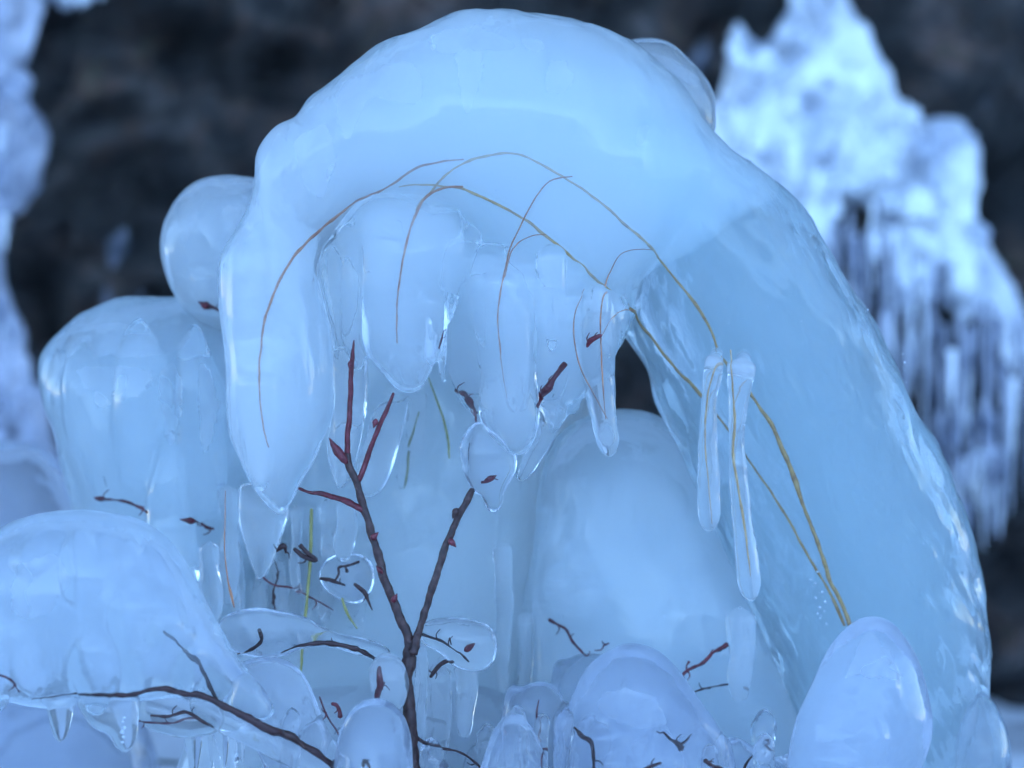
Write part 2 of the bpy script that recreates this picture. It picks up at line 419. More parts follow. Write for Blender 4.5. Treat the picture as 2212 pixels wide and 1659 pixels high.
lumpy([(1500, 420), (1545, 250), (1572, 130), (1588, 50), (1606, 60), (1622, 95), (1660, 82), (1690, 20), (1708, -60), (1790, -60), (1815, 10), (1842, 62), (1860, 45), (1880, 100), (1912, 150), (1930, 200),
       (1965, 235), (2010, 262), (2050, 262), (2090, 290), (2108, 340), (2112, 430), (2128, 520), (2165, 590), (2200, 660), (2230, 760), (2200, 800), (2150, 700), (2080, 690), (2010, 640), (1960, 640), (1900, 560),
       (1870, 470), (1830, 440), (1800, 470), (1760, 520), (1660, 520)],
      front('cliff', 1800, 300) - .03, .55, 170, 20, 5, FALL, 'frozen_waterfall', 'blurred white frozen waterfall spilling down the rock behind the arch', st)
rs = random.Random(12)
lumpy([(-120, -80), (60, -80), (92, -20), (85, 60), (60, 150), (55, 220), (92, 270), (95, 340), (70, 420), (30, 480), (5, 540), (10, 600), (40, 680), (70, 760), (105, 880), (125, 980), (150, 1100), (-120, 1150)],
      .80, .6, 60, 26, 6, LEFTFALL, 'frozen_waterfall', 'blurred frozen run-off streak down the rock, at the picture edge beside the blue slope',
      [(rs.uniform(-60, 30), rs.uniform(240, 900), rs.uniform(50, 160), rs.uniform(6, 15), .74) for _ in range(24)])
lumpy([(100, -60), (170, -60), (230, -50), (215, 0), (190, 18), (170, 8), (150, 22), (128, 10)], .86, .6, 6, 14, 8, FALL, 'ice_patch', 'small blurred ice patch on the dark rock at the top edge', [])
for i, (x, y, w, h) in enumerate([(560, 70, 10, 40), (565, 160, 12, 26), (330, 285, 34, 22), (250, 520, 26, 70), (300, 620, 10, 90), (240, 640, 20, 70), (1500, 120, 42, 60), (2130, 200, 8, 60), (310, 250, 20, 10)]):
    o = body('ice_patch', [inflate([(x - w, y), (x - w * .4, y - h * .5), (x + w * .6, y - h * .7), (x + w, y), (x + w * .5, y + h * .6), (x - w * .5, y + h * .9)], front('cliff', x, y, .9) + .004, .35, flat=.012)], FILM,
             ['pale thin ice smear high on the dark rock above the arch shoulder', 'pale ice smear under the thin streak on dark rock', 'bluish ice patch on dark rock above the round lobe', 'ice patch in the dark hollow beside the round lobe',
              'thin hanging ice streak in the dark rock hollow', 'small ice lump low in the dark rock hollow', 'grey blue ice boss on the rock between arch and white waterfall', 'thin ice streak on dark rock right of the waterfall top',
              'faint bluish ice smear above the bluish ice patch'][i], 'ice patch', .004, 3, .003, 40, 60 + i, key='patch%d' % i)

# ------------------------------------------------------------------ the great ice arch
arch_d = lambda x, y: -.055 + .06 * min(max((x - 520) / 800, 0), 1.15)
DOME = [(555, 335), (572, 300), (602, 268), (638, 250), (655, 220), (705, 178), (770, 130), (830, 95), (900, 62), (980, 34), (1060, 22), (1150, 25), (1240, 42), (1330, 75), (1400, 115), (1450, 160), (1490, 210), (1528, 268), (1558, 308), (1622, 349), (1680, 400),
        (1664, 450), (1600, 500), (1520, 548), (1445, 580), (1395, 598), (1385, 635), (1366, 680), (1345, 725), (1300, 700), (1220, 660), (1130, 620), (1075, 575), (1045, 515), (1000, 474), (940, 472), (900, 466), (850, 442), (792, 448),
        (740, 490), (695, 548), (690, 600), (708, 680), (722, 760), (726, 830), (720, 900), (692, 975), (650, 1035), (630, 1085), (612, 1112), (596, 1112), (572, 1085), (540, 1040), (508, 985), (490, 925), (485, 860), (478, 760), (467, 680), (465, 610), (480, 548), (510, 500), (540, 440), (552, 385)]
LEG = [(1200, 160), (1330, 100), (1440, 165), (1500, 235), (1550, 302), (1620, 345), (1690, 395), (1760, 480), (1830, 600), (1890, 690), (1950, 825), (1990, 900), (2030, 965), (2065, 1040), (2100, 1190), (2130, 1310), (2147, 1400), (2138, 1480), (2150, 1600), (2160, 1760), (2140, 1900),
       (1760, 1900), (1730, 1640), (1690, 1490), (1640, 1390), (1580, 1260), (1530, 1120), (1490, 1010), (1440, 920), (1410, 860), (1392, 800), (1366, 752), (1330, 690), (1320, 620), (1320, 540), (1250, 400)]
leg_d = lambda x, y: .016 + .055 * min(max((y - 350) / 900, 0), 1)
HANG = [
    ([(670, 500), (800, 420), (1000, 430), (1340, 590), (1348, 725), (1300, 800), (1235, 830), (1195, 900), (1150, 890), (1105, 800), (1065, 840), (1022, 885), (985, 835), (955, 765), (925, 730), (900, 765), (850, 765), (812, 700), (796, 800), (765, 930), (730, 900), (715, 760), (700, 600)], .012, .5),
    ([(760, 430), (900, 420), (1000, 470), (985, 560), (955, 640), (952, 700), (948, 750), (930, 805), (908, 845), (886, 854), (862, 846), (825, 805), (790, 765), (774, 705), (776, 640), (770, 540)], -.045, .6),
    ([(690, 520), (800, 520), (806, 600), (792, 700), (800, 800), (792, 900), (782, 975), (756, 1050), (722, 1060), (702, 985), (715, 850), (706, 700)], -0.01, 0.6),
    ([(960, 500), (1060, 520), (1110, 620), (1085, 760), (1062, 850), (1036, 905), (1024, 918), (1000, 882), (970, 825), (950, 765), (945, 700), (952, 620)], -0.01, 0.6),
    ([(1020, 540), (1160, 560), (1172, 680), (1150, 780), (1158, 868), (1162, 918), (1150, 964), (1126, 986), (1096, 976), (1060, 946), (1037, 906), (1034, 862), (1040, 790), (1020, 680)], -.045, .6),
    ([(1095, 540), (1135, 580), (1148, 650), (1148, 705), (1138, 745), (1118, 768), (1102, 740), (1092, 650)], -0.04, 0.55),
    ([(1120, 590), (1230, 610), (1345, 640), (1352, 700), (1338, 760), (1322, 815), (1285, 838), (1240, 870), (1215, 915), (1190, 965), (1160, 1012), (1132, 1042), (1112, 1030), (1130, 985), (1158, 925), (1165, 870), (1150, 800), (1130, 700)], -.03, .6)]
DRIPS = [(770, 500, 800, 44, -.04), (735, 560, 760, 36, -.03), (812, 560, 720, 30, -.055), (960, 500, 700, 36, -.05), (930, 640, 790, 26, -.06), (1000, 560, 860, 34, -.005), (1045, 620, 880, 28, -.03), (1225, 640, 780, 32, -.05), (1290, 640, 745, 30, -.045), (1180, 700, 860, 24, -.045), (560, 820, 1060, 44, -.07), (690, 700, 930, 26, -.05), (1115, 640, 880, 30, -.06), (760, 600, 740, 36, -.02), (704, 600, 700, 26, -.02), (985, 540, 690, 42, -.03), (1205, 660, 830, 40, -.03), (1258, 660, 800, 34, -.035), (1330, 640, 742, 26, -.01), (1178, 620, 900, 30, -.01), (1085, 600, 770, 34, -.06), (905, 560, 800, 30, .0),
         (640, 800, 1010, 40, -.045), (1020, 640, 820, 30, -.02), (1140, 600, 720, 36, -.05), (830, 520, 660, 40, -.06), (735, 820, 1010, 28, -.015)]
rd = random.Random(21)
for _ in range(34):                                      # a crowd of smaller drips fused along the underside
    x = rd.uniform(690, 1340); top = 500 + max(0, x - 1000) * .35 + rd.uniform(-20, 90); L = rd.uniform(90, 260) * (1 if x < 1250 else .6)
    DRIPS.append((x, top, top + L, rd.uniform(12, 30), rd.uniform(-.06, .0)))
dome_sh = [inflate(DOME, arch_d, .58, 15)] + [inflate(o, d, f) for o, d, f in HANG] + [vtube([(x, a, r), (x + 4, a + (b - a) * .4, r * .95), (x + 2, a + (b - a) * .75, r * .75), (x + 3, b, r * .3)], d, 16, 6) for x, a, b, r, d in DRIPS]
leg_sh = [inflate(LEG, leg_d, .58, 15)]
arch = body('ice_arch', dome_sh + leg_sh, ICE_ARCH, 'great smooth ice arch with a broad blue leg, frozen over bent grass', 'ice arch', .0019, 11, .0026, 22, 1, flute=.0011, key='dome', ripple=.0014)
BVH['leg'] = BVH['dome']
body('crown', dome_sh, None, None, None, .0027, 5, 0, 22, 1, owner=arch, core=(CLOUD, .0045, .0055, .6), ratio=.12)
body('foot', leg_sh, None, None, None, .0032, 4, 0, 22, 2, owner=arch, core=(CLOUD_BLUE, .007, .008, .3))

def lumps(outline, d, n, r, seed, lift=.6):
    """Small swellings of frozen drips over the front of a body."""
    q = random.Random(seed); P = catmull(outline, True, 6); lo, hi = P.min(0), P.max(0); out = []; tries = 0
    A = inflate(outline, d, lift, step=max(12, np.ptp(P, axis=0).max() / 16)); bv = BVHTree.FromPolygons(*A); o = Vector((0, -D, ZC))
    while len(out) < n:
        x, y = q.uniform(lo[0], hi[0]), q.uniform(lo[1], min(hi[1], 1720))
        if not inside(np.array([[x, y]]), P)[0]: continue
        rr = r * q.uniform(.6, 1.4)
        if polydist(np.array([[x, y]]), P)[0] < rr * 1.6: 
            tries += 1
            if tries < 400: continue
            break
        h = bv.ray_cast(o, (V(x, y, 0) - o).normalized()); L = rr * q.uniform(1.2, 3.2)
        dd = (h[0].y if h[0] is not None else d) + rr * S * .55
        out.append(vtube([(x, y - L * .6, rr * .25), (x, y - L * .3, rr * .75), (x + q.uniform(-.2, .2) * rr, y, rr), (x + q.uniform(-.2, .2) * rr, y + L * .4, rr * .75), (x, y + L * .8, rr * .25)], dd, 12, rr * .4))
    return out
LOBE = {}
def lobe(key, outline, d, fat, m, label, name='ice_lobe', cat='ice lobe', voxel=.0020, amp=.0018, scale=30, extra=(), seed=None, smooth=6, flat=None, flute=.0005, group=None, core=None, lump=None):
    LOBE[key] = body(name, [inflate(outline, d, fat, flat=flat)] + list(extra) + (lumps(outline, d, lump[0], lump[1], sum(map(ord, key)), fat) if lump else []), m, label, cat, voxel, smooth, amp, scale, seed if seed is not None else (hash(key) % 97 if False else sum(map(ord, key)) % 97), key=key, flute=flute, group=group, core=core)

# back wall and mounds inside the arch
lobe('wall', [(560, 520), (700, 400), (1000, 360), (1250, 480), (1312, 640), (1318, 760), (1312, 870), (1280, 930), (1200, 1000), (1180, 1200), (1200, 1500), (1200, 1900), (420, 1900), (430, 1500), (500, 1150), (540, 800)],
     .115, .36, ICE_WALL, 'smooth pale blue ice wall deep behind the hanging lobes', 'ice_wall', 'ice wall', .0024, .003, 14, lump=(26, 44))
lobe('mound', [(1190, 965), (1240, 915), (1320, 882), (1400, 886), (1470, 930), (1540, 1040), (1600, 1200), (1660, 1340), (1730, 1500), (1760, 1700), (1760, 1900), (1090, 1900), (1100, 1600), (1108, 1450), (1122, 1330), (1140, 1200), (1162, 1060)],
     .08, .48, ICE_LEG, 'broad smooth blue ice mound standing under the arch beside its leg', 'ice_mound', 'ice mound', .002, .0022, 18, core=(CLOUD, .004, .005, .4), lump=(14, 46))
lobe('upleft', [(600, 395), (552, 383), (480, 382), (420, 396), (372, 440), (349, 510), (352, 570), (370, 630), (410, 684), (455, 718), (520, 720), (600, 640), (640, 500)],
     .09, .72, ICE_CLEAR, 'round glassy ice lobe bulging from the upper left shoulder of the arch', core=(CLOUD_MID, .005, .005, .6), lump=(7, 34))
lobe('left', [(380, 633), (310, 636), (240, 648), (150, 692), (96, 752), (85, 800), (100, 880), (125, 960), (148, 1060), (170, 1150), (220, 1260), (330, 1400), (500, 1420), (600, 1300), (640, 1100), (640, 850), (600, 700), (480, 650)],
     .11, .62, ICE_LEG, 'large blue ice lobe with a flat shoulder left of the arch', amp=.003, scale=20, extra=[vtube([(300, 690, 15), (300, 750, 50), (305, 860, 66), (300, 1040, 50)], .055, 16, 8), vtube([(420, 700, 12), (420, 770, 44), (440, 900, 56), (430, 1100, 50)], .05, 16, 8), vtube([(180, 730, 12), (180, 800, 44), (205, 930, 56), (250, 1100, 50)], .075, 16, 8), vtube([(370, 940, 12), (370, 1010, 44), (360, 1120, 60), (380, 1260, 50)], .045, 16, 8)], flute=.0012, core=(CLOUD_MID, .005, .005, .6))
lobe('topright', [(1300, 140), (1345, 95), (1395, 87), (1440, 93), (1490, 122), (1530, 175), (1545, 240), (1542, 290), (1500, 330), (1400, 330), (1310, 240)],
     .05, .55, ICE_CLEAR, 'small clear ice lobe peeking from behind the right shoulder of the arch', core=(CLOUD_MID, .005, .005, .6))
lobe('farslope', [(-160, 950), (-40, 944), (30, 950), (90, 964), (135, 1010), (190, 1100), (260, 1300), (330, 1900), (-160, 1900)],
     .30, .5, ICE_GREY, 'blurred blue ice slope behind the large left lobe, at the picture edge', 'ice_mound', 'ice mound', .0024, core=(CLOUD_SOFT, .0035, .004, .7))
lobe('rightfoot', [(2085, 1500), (2125, 1490), (2160, 1528), (2182, 1590), (2184, 1650), (2170, 1740), (2160, 1900), (2040, 1900), (2050, 1640)],
     .05, .7, ICE_GREY, 'rounded ice bulge at the outer foot of the arch leg', core=(CLOUD_SOFT, .0035, .004, .7), lump=(5, 20))

# lobes hanging inside the arch
lobe('hang_chip', [(1186, 908), (1198, 872), (1226, 836), (1248, 836), (1256, 853), (1238, 880), (1208, 908), (1190, 932)],
     -.005, .6, ICE_THIN, 'small bright leaf shaped ice chip under the wide milky lobe')
lobe('drop', [(1000, 950), (1030, 912), (1068, 915), (1100, 945), (1116, 990), (1108, 1030), (1090, 1062), (1083, 1092), (1066, 1106), (1050, 1094), (1042, 1070), (1018, 1058), (1000, 1020), (994, 985)],
     -.035, .8, ICE_GREY, 'grey ice drop with a pink bud inside, capping the right twig fork', 'ice_drop', 'ice drop', .0012, .0008, 50)
def icicle(key, pts, d, m, label, extra=(), voxel=.0014, amp=.0007, scale=70, group=None):
    return body('icicle', [vtube(pts, d, 18, 4)] + list(extra), m, label, 'icicle', voxel, 5, amp, scale, sum(map(ord, key)) % 89, key=key, group=group)
icicle('ic1', [(1280, 690, 46), (1288, 770, 44), (1296, 850, 33), (1306, 910, 26), (1313, 955, 23), (1316, 980, 14)], -.035, ICE_THIN, 'icicle with two fine grass blades inside, just left of the dark gap')
def root_tube(x, y, r, d):                              # the frozen root that ties an icicle back to the arch
    f = front('dome', x, y - 30, d) + .012
    return tube([V(x, y + 14, d), V(x, y - 2, d + .004), V(x + 2, y - 16, (d + f) / 2), V(x + 3, y - 30, f)], [r * S * .9, r * S * .95, r * S, r * S * 1.15], 14)
icicle('ic2', [(1546, 772, 20), (1540, 800, 21), (1532, 860, 18), (1529, 950, 20), (1530, 1040, 25), (1533, 1110, 25), (1534, 1142, 14)], -.06, ICE_THIN, 'left icicle of the pair hanging before the arch leg, shorter and blunt', [root_tube(1546, 790, 13, -.06)])
icicle('ic3', [(1602, 786, 33), (1600, 810, 32), (1597, 860, 24), (1591, 930, 19), (1594, 1020, 20), (1604, 1120, 22), (1613, 1200, 25), (1620, 1265, 24), (1622, 1294, 13)], -.056, ICE_THIN, 'longest icicle, flared flat top, with a straw blade inside, before the arch leg', [root_tube(1604, 800, 17, -.056)])
icicle('ic4', [(905, 850, 20), (897, 930, 22), (900, 985, 16)], .05, ICE_THIN, 'clear icicle with forked straw behind the pointed milky lobe')
icicle('ic5', [(880, 960, 18), (872, 1020, 16), (868, 1052, 9)], .055, ICE_THIN, 'small stubby icicle below the clear forked straw icicle')
lobe('col2', [(862, 868), (888, 850), (872, 930), (846, 1010), (812, 1066), (778, 1066), (772, 1030), (790, 950), (818, 880)], .045, .6, ICE_MILK, 'slanting pale ice column behind the right red shoot')

# left foreground
lobe('bigfront', [(-120, 1230), (-60, 1175), (0, 1140), (60, 1114), (130, 1103), (220, 1105), (300, 1126), (360, 1166), (408, 1226), (450, 1300), (488, 1370), (528, 1440), (565, 1490), (590, 1540), (560, 1552), (500, 1535), (440, 1512), (380, 1502), (300, 1510), (230, 1516), (180, 1512), (120, 1528), (60, 1526), (0, 1510), (-120, 1490)],
     -.075, .55, ICE_ARCH, 'huge smooth ice lobe filling the lower left corner, resting on a dark twig', voxel=.0020, amp=.002, scale=16, core=(CLOUD_FRONT, .004, .0045, .7), lump=(16, 44))
lobe('tooth1', [(85, 1490), (170, 1490), (160, 1540), (152, 1585), (138, 1606), (122, 1606), (110, 1585), (98, 1540)], -.085, .7, ICE_THIN, 'short blunt icicle under the huge lobe, nearest the picture edge', 'icicle', 'icicle', .0012)
lobe('tooth2', [(170, 1490), (292, 1490), (298, 1540), (294, 1590), (280, 1618), (264, 1622), (248, 1606), (238, 1585), (205, 1572), (182, 1545)], -.085, .6, ICE_THIN, 'blunt icicle with a row of air bubbles under the huge lobe', 'icicle', 'icicle', .0012)
lobe('tooth3', [(300, 1495), (400, 1510), (480, 1545), (466, 1580), (420, 1592), (370, 1590), (320, 1575), (298, 1540)], -.07, .6, ICE_THIN, 'shallow rounded ice fringe around two thin red twigs', 'ice_fringe', 'ice fringe', .0012)
lobe('underbranch', [(420, 1500), (500, 1530), (580, 1572), (650, 1606), (720, 1660), (760, 1720), (690, 1720), (620, 1660), (540, 1610), (470, 1575), (420, 1545)], -.075, .7, ICE_MILK, 'ribbon of ice along the underside of the dark front branch', 'ice_ribbon', 'ice ribbon', .0013)
lobe('purple', [(492, 1450), (540, 1420), (600, 1418), (642, 1445), (672, 1500), (700, 1560), (735, 1630), (760, 1720), (700, 1780), (600, 1700), (540, 1590), (500, 1530)], -.05, .6, ICE_GREY, 'greyish ice lobe behind the dark front branch, with a spiked shoulder', core=(CLOUD_SOFT, .0035, .004, .7), lump=(9, 26))
lobe('sleeve', [(470, 1348), (500, 1324), (560, 1311), (625, 1322), (690, 1345), (750, 1372), (806, 1388), (838, 1405), (832, 1425), (770, 1412), (700, 1398), (650, 1402), (610, 1418), (550, 1420), (505, 1408), (478, 1378)], -.03, .6, ICE_GREY, 'drooping ice sleeve around a dark curved twig', 'ice_sleeve', 'ice sleeve', .0012, core=(CLOUD_SOFT, .0035, .004, .7), lump=(7, 16))
for k, (x, y, L, r) in enumerate([(520, 1590, 60, 12), (470, 1560, 120, 26), (415, 1570, 90, 22)]):
    icicle('lowic%d' % k, [(x, y, r), (x + 2, y + L * .5, r * .85), (x + 4, y + L, r * .5)], -.03, ICE_THIN, ['narrow icicle under the ice ribbon', 'wide icicle behind the ribbon, beside the fringe', 'icicle at the edge of the shallow fringe'][k])

# lower middle clutter: icicles and bosses behind the branch
lobe('tip_under', [(520, 1040), (600, 1060), (625, 1100), (612, 1150), (592, 1200), (572, 1245), (556, 1250), (538, 1200), (520, 1140), (512, 1080)], .0, .6, ICE_MILK, 'broad ice tongue just below the long left tip of the arch', lump=(5, 20))
lobe('boss', [(690, 1235), (715, 1200), (760, 1195), (800, 1215), (806, 1260), (780, 1300), (735, 1295), (700, 1270)], .03, .7, ICE_GREY, 'round ice boss with a crooked dark twig, left of the brown branch', 'ice_boss', 'ice boss', .0014, core=(CLOUD_SOFT, .0035, .004, .7))
rsx = random.Random(5)
lab = ['thin ice column beside the left lobe', 'ice column with a fine straw inside near the left lobe', 'ice column under the long left tip', 'bright thin ice column behind the green stem', 'ice column right of the green stem', 'short ice column above the sleeve', 'ice column beside the round boss']
for k, (x, y, L, r) in enumerate([(452, 1180, 170, 24), (492, 1060, 240, 26), (560, 1200, 130, 20), (640, 1100, 180, 17), (705, 1090, 110, 24), (610, 1260, 90, 22), (745, 1090, 120, 22)]):
    icicle('cc%d' % k, [(x, y, r), (x + rsx.uniform(-6, 6), y + L * .35, r * rsx.uniform(.7, 1.1)), (x + rsx.uniform(-8, 8), y + L * .7, r * rsx.uniform(.7, 1.1)), (x + rsx.uniform(-6, 6), y + L, r * .6)], .02 + .02 * (k % 3), ICE_THIN if k % 2 else ICE_CLEAR, lab[k])
for k in range(22):
    x = rsx.uniform(500, 800); y = rsx.uniform(1130, 1290); L = rsx.uniform(70, 190); r = rsx.uniform(8, 17)
    icicle('cl%d' % k, [(x, y, r * 1.2), (x + rsx.uniform(-8, 8), y + L * .4, r), (x + rsx.uniform(-10, 10), y + L * .75, r * .9), (x + rsx.uniform(-9, 9), y + L, r * .4)], rsx.uniform(.05, .09), ICE_THIN, 'slender icicle in the thicket of ice behind the green stem', group='icicles in the thicket behind the green stem')

# bottom row
lobe('bead', [(800, 1470), (803, 1440), (822, 1418), (850, 1418), (872, 1440), (882, 1480), (874, 1520), (850, 1545), (818, 1530)], -.055, .8, ICE_THIN, 'clear egg shaped ice bead with a red bud, touching the brown trunk', 'ice_bead', 'ice bead', .0011)
lobe('knob', [(722, 1640), (736, 1570), (768, 1524), (812, 1510), (852, 1526), (880, 1572), (890, 1650), (890, 1900), (715, 1900)], -.07, .8, ICE_GREY, 'smooth rounded ice knob in front of the brown trunk foot', core=(CLOUD_SOFT, .0035, .004, .7), lump=(7, 24))
icicle('rod', [(905, 1395, 14), (910, 1460, 15), (905, 1540, 17), (905, 1620, 18), (908, 1760, 20)], -.035, ICE_THIN, 'clear ice rod frozen along the right side of the brown trunk')
lobe('disc', [(905, 1355), (950, 1338), (1010, 1335), (1060, 1352), (1078, 1395), (1062, 1440), (1020, 1456), (975, 1440), (950, 1410), (915, 1390)], -.02, .6, ICE_CLEAR, 'lens shaped clear ice with a rusty bud and fine dark twig', 'ice_lens', 'ice lens', .0012)
lobe('centre', [(1025, 1720), (1045, 1640), (1070, 1570), (1104, 1540), (1140, 1558), (1168, 1604), (1190, 1680), (1205, 1900), (1010, 1900)], -.07, .7, ICE_GREY, 'purple grey pointed ice cone at the bottom edge, right of the trunk', 'ice_cone', 'ice cone', core=(CLOUD_SOFT, .0035, .004, .7), lump=(7, 22))
lobe('hoop', [(1090, 1520), (1130, 1484), (1172, 1472), (1206, 1494), (1226, 1545), (1238, 1640), (1240, 1900), (1080, 1900)], -.02, .65, ICE_GREY, 'dark topped ice dome standing behind the purple grey cone', core=(CLOUD_SOFT, .0035, .004, .7), lump=(6, 22))
lobe('bigbump', [(1212, 1640), (1218, 1550), (1238, 1480), (1272, 1430), (1320, 1398), (1370, 1388), (1422, 1406), (1468, 1452), (1512, 1512), (1556, 1575), (1590, 1640), (1610, 1900), (1200, 1900)], -.05, .62, ICE_GREY, 'large rounded ice hump at the bottom, with black twigs inside', 'ice_hump', 'ice hump', .0016, .002, 20, core=(CLOUD_SOFT, .0035, .004, .6), lump=(14, 34))
lobe('rightbump', [(1695, 1700), (1712, 1570), (1748, 1472), (1790, 1392), (1838, 1347), (1888, 1332), (1938, 1352), (1978, 1410), (2002, 1482), (2016, 1560), (2010, 1615), (1985, 1690), (1960, 1900), (1690, 1900)], -.045, .72, ICE_GREY, 'tall glassy ice dome before the arch leg, at the foot of the straw stems', 'ice_dome', 'ice dome', .0016, .002, 20, core=(CLOUD_SOFT, .0035, .004, .6), lump=(10, 36))
lobe('lowridge', [(1540, 1640), (1580, 1592), (1625, 1608), (1680, 1634), (1730, 1640), (1760, 1900), (1530, 1900)], -.03, .6, ICE_GREY, 'low ice ridge between the large hump and the glassy dome', 'ice_ridge', 'ice ridge', core=(CLOUD_SOFT, .0035, .004, .7), lump=(7, 20))
lobe('backdomes', [(1190, 1480), (1230, 1420), (1300, 1415), (1380, 1450), (1420, 1560), (1420, 1900), (1180, 1900)], .03, .6, ICE_GREY, 'pale ice dome half hidden behind the large hump', core=(CLOUD_SOFT, .0035, .004, .7))
lobe('base', [(430, 1560), (560, 1500), (760, 1480), (960, 1470), (1120, 1500), (1300, 1560), (1300, 1900), (380, 1900)], .05, .5, ICE_BLUE, 'low blue ice sheet behind the trunk, between the clutter and the cone', 'ice_sheet', 'ice sheet', .002, .003, 20, lump=(24, 34))
for k, (x, y, L, r, d) in enumerate([(940, 1450, 250, 34, .0), (1005, 1440, 150, 26, -.01), (1085, 1180, 330, 22, .05), (1135, 1330, 230, 18, .06), (965, 1420, 300, 20, .03), (1600, 1330, 180, 34, .02)]):
    icicle('colr%d' % k, [(x, y, r), (x + 4, y + L * .4, r * .9), (x - 3, y + L * .75, r * .8), (x, y + L, r * .5)], d, ICE_THIN if k % 2 else ICE_CLEAR,
           ['pale ice column directly right of the trunk', 'ice column hanging from the ice lens', 'tall ice column above the dark topped dome', 'thin ice column along the edge of the blue mound', 'slim ice column behind the lens', 'rounded ice column below the longest icicle'][k])

for k in range(32):
    x = rsx.uniform(920, 1720) if k % 4 else rsx.uniform(480, 760); y = rsx.uniform(1540, 1690); r = rsx.uniform(14, 34)
    body('ice_nodule', [vtube([(x, y - r, r * .5), (x + 3, y, r), (x - 2, y + r * 1.5, r * 1.1), (x, y + 200, r)], nd := (rsx.uniform(-.03, .03) if k < 20 else rsx.uniform(-.075, -.03)), 14, 6)] + [vtube([(x + rsx.uniform(-r, r), y + rsx.uniform(-10, 40), r * .4), (x + rsx.uniform(-r, r), y + 35, r * .65)], nd - .004, 10, 5) for _ in range(3)], ICE_CLEAR if k % 3 else ICE_GREY, 'small rounded ice nodule crowded among the domes along the bottom edge', 'ice nodule', .0014, 6, .001, 60, k, group='ice nodules along the bottom edge', key='nod%d' % k)

# ------------------------------------------------------------------ brown shrub branch
d0 = -.05
trunk = strand([(895, 1900), (893, 1700), (890, 1610), (884, 1540), (878, 1480), (882, 1430), (890, 1385)], [20, 19, 18, 17, 16, 17, 15], d=(d0, d0), step=4, sides=14, knob=.10, thin=.86, seed=1)
stub = strand([(890, 1410), (899, 1388), (905, 1372)], [12, 10, 4], d=(d0 - .003, d0 - .003), step=3, sides=10, knob=.2, seed=2)
left = strand([(888, 1400), (866, 1340), (845, 1285), (822, 1220), (804, 1150), (786, 1095), (775, 1050), (763, 1028), (752, 1003), (750, 980)], [13, 12, 11, 11, 10, 10, 9.5, 10, 9, 7], d=(d0, d0 + .005), step=4, sides=12, knob=.10, thin=.86, seed=3)
shoot1 = strand([(750, 992), (752, 940), (756, 870), (757, 800), (761, 768), (765, 735)], [7.5, 7, 6.5, 6.5, 5.5, 1.5], d=(d0 + .005, d0), step=4, sides=10, knob=.10, thin=.86, seed=4)
shoot2 = strand([(772, 1042), (786, 1008), (800, 968), (817, 928), (836, 884), (850, 850)], [7, 7, 6.5, 6, 5.5, 3], d=(d0 + .004, d0 - .002), step=4, sides=10, knob=.10, thin=.86, seed=5)
shoot3 = strand([(780, 1102), (746, 1082), (712, 1071), (672, 1064), (642, 1052)], [7, 6.5, 5.5, 4.5, 2.5], d=(d0 + .002, -.03), step=4, sides=10, knob=.25, seed=6)
right = strand([(888, 1410), (905, 1362), (920, 1318), (936, 1258), (956, 1203), (976, 1150), (991, 1110), (1006, 1085), (1022, 1058)], [10, 10, 9, 9, 9.5, 9, 9, 9, 8], d=(d0, d0 + .008), step=4, sides=12, knob=.10, thin=.86, seed=7)
P = [('stem', trunk[1], BARK), ('stub', stub[1], BARK), ('branch', left[1], BARK), ('branch', right[1], BARK), ('shoot', shoot1[1], RED), ('shoot', shoot2[1], RED), ('shoot', shoot3[1], RED),
     ('bud', bud((748, 1000), (711, 947), 10, (d0, d0)), RED)]
for (a, b, r) in [((812, 905), (806, 925), 6), ((803, 1165), (818, 1150), 7), ((990, 1100), (978, 1120), 8), ((972, 1165), (985, 1182), 7), ((848, 1300), (858, 1282), 6), ((758, 780), (754, 795), 5), ((826, 1238), (812, 1222), 6)]:
    P.append(('bud', bud(a, b, r, (d0 - .002, d0 - .003)), RED if r < 8 else BARK))
twig('brown forked shrub branch with dark red shoots, bare in front of the ice', P, 'branch', 'shrub_branch')

fb = strand([(760, 1720), (722, 1665), (682, 1630), (640, 1600), (590, 1577), (540, 1554), (490, 1526), (440, 1504), (390, 1496), (350, 1488), (312, 1493), (272, 1501), (215, 1500), (150, 1498), (70, 1506)], [10, 10, 10, 10, 9.5, 9, 8, 7.5, 7, 6.5, 5.5, 6, 4, 2, 1.2], key=['bigfront', 'underbranch', 'purple'], off=(-.003, -.004, -.003, -.002, .001, .005), step=4, sides=12, knob=.18, seed=8)
fb2 = strand([(660, 1618), (640, 1598), (610, 1585), (585, 1572)], [5, 7, 7, 3], key=['bigfront', 'underbranch', 'purple'], off=-.006, step=3, sides=10, knob=.3, seed=9)
fb3 = strand([(470, 1505), (450, 1470), (420, 1430), (390, 1395), (350, 1360)], [4, 4.5, 4, 3, 2], key='bigfront', off=(.006, .016, .026), step=4, sides=8, knob=.3, seed=10)
twig('dark branch curving along the underside of the huge lower left ice lobe', [('stem', fb[1], DARK), ('knot', fb2[1], BARK), ('shoot', fb3[1], DARK)], 'branch', 'dark_branch')

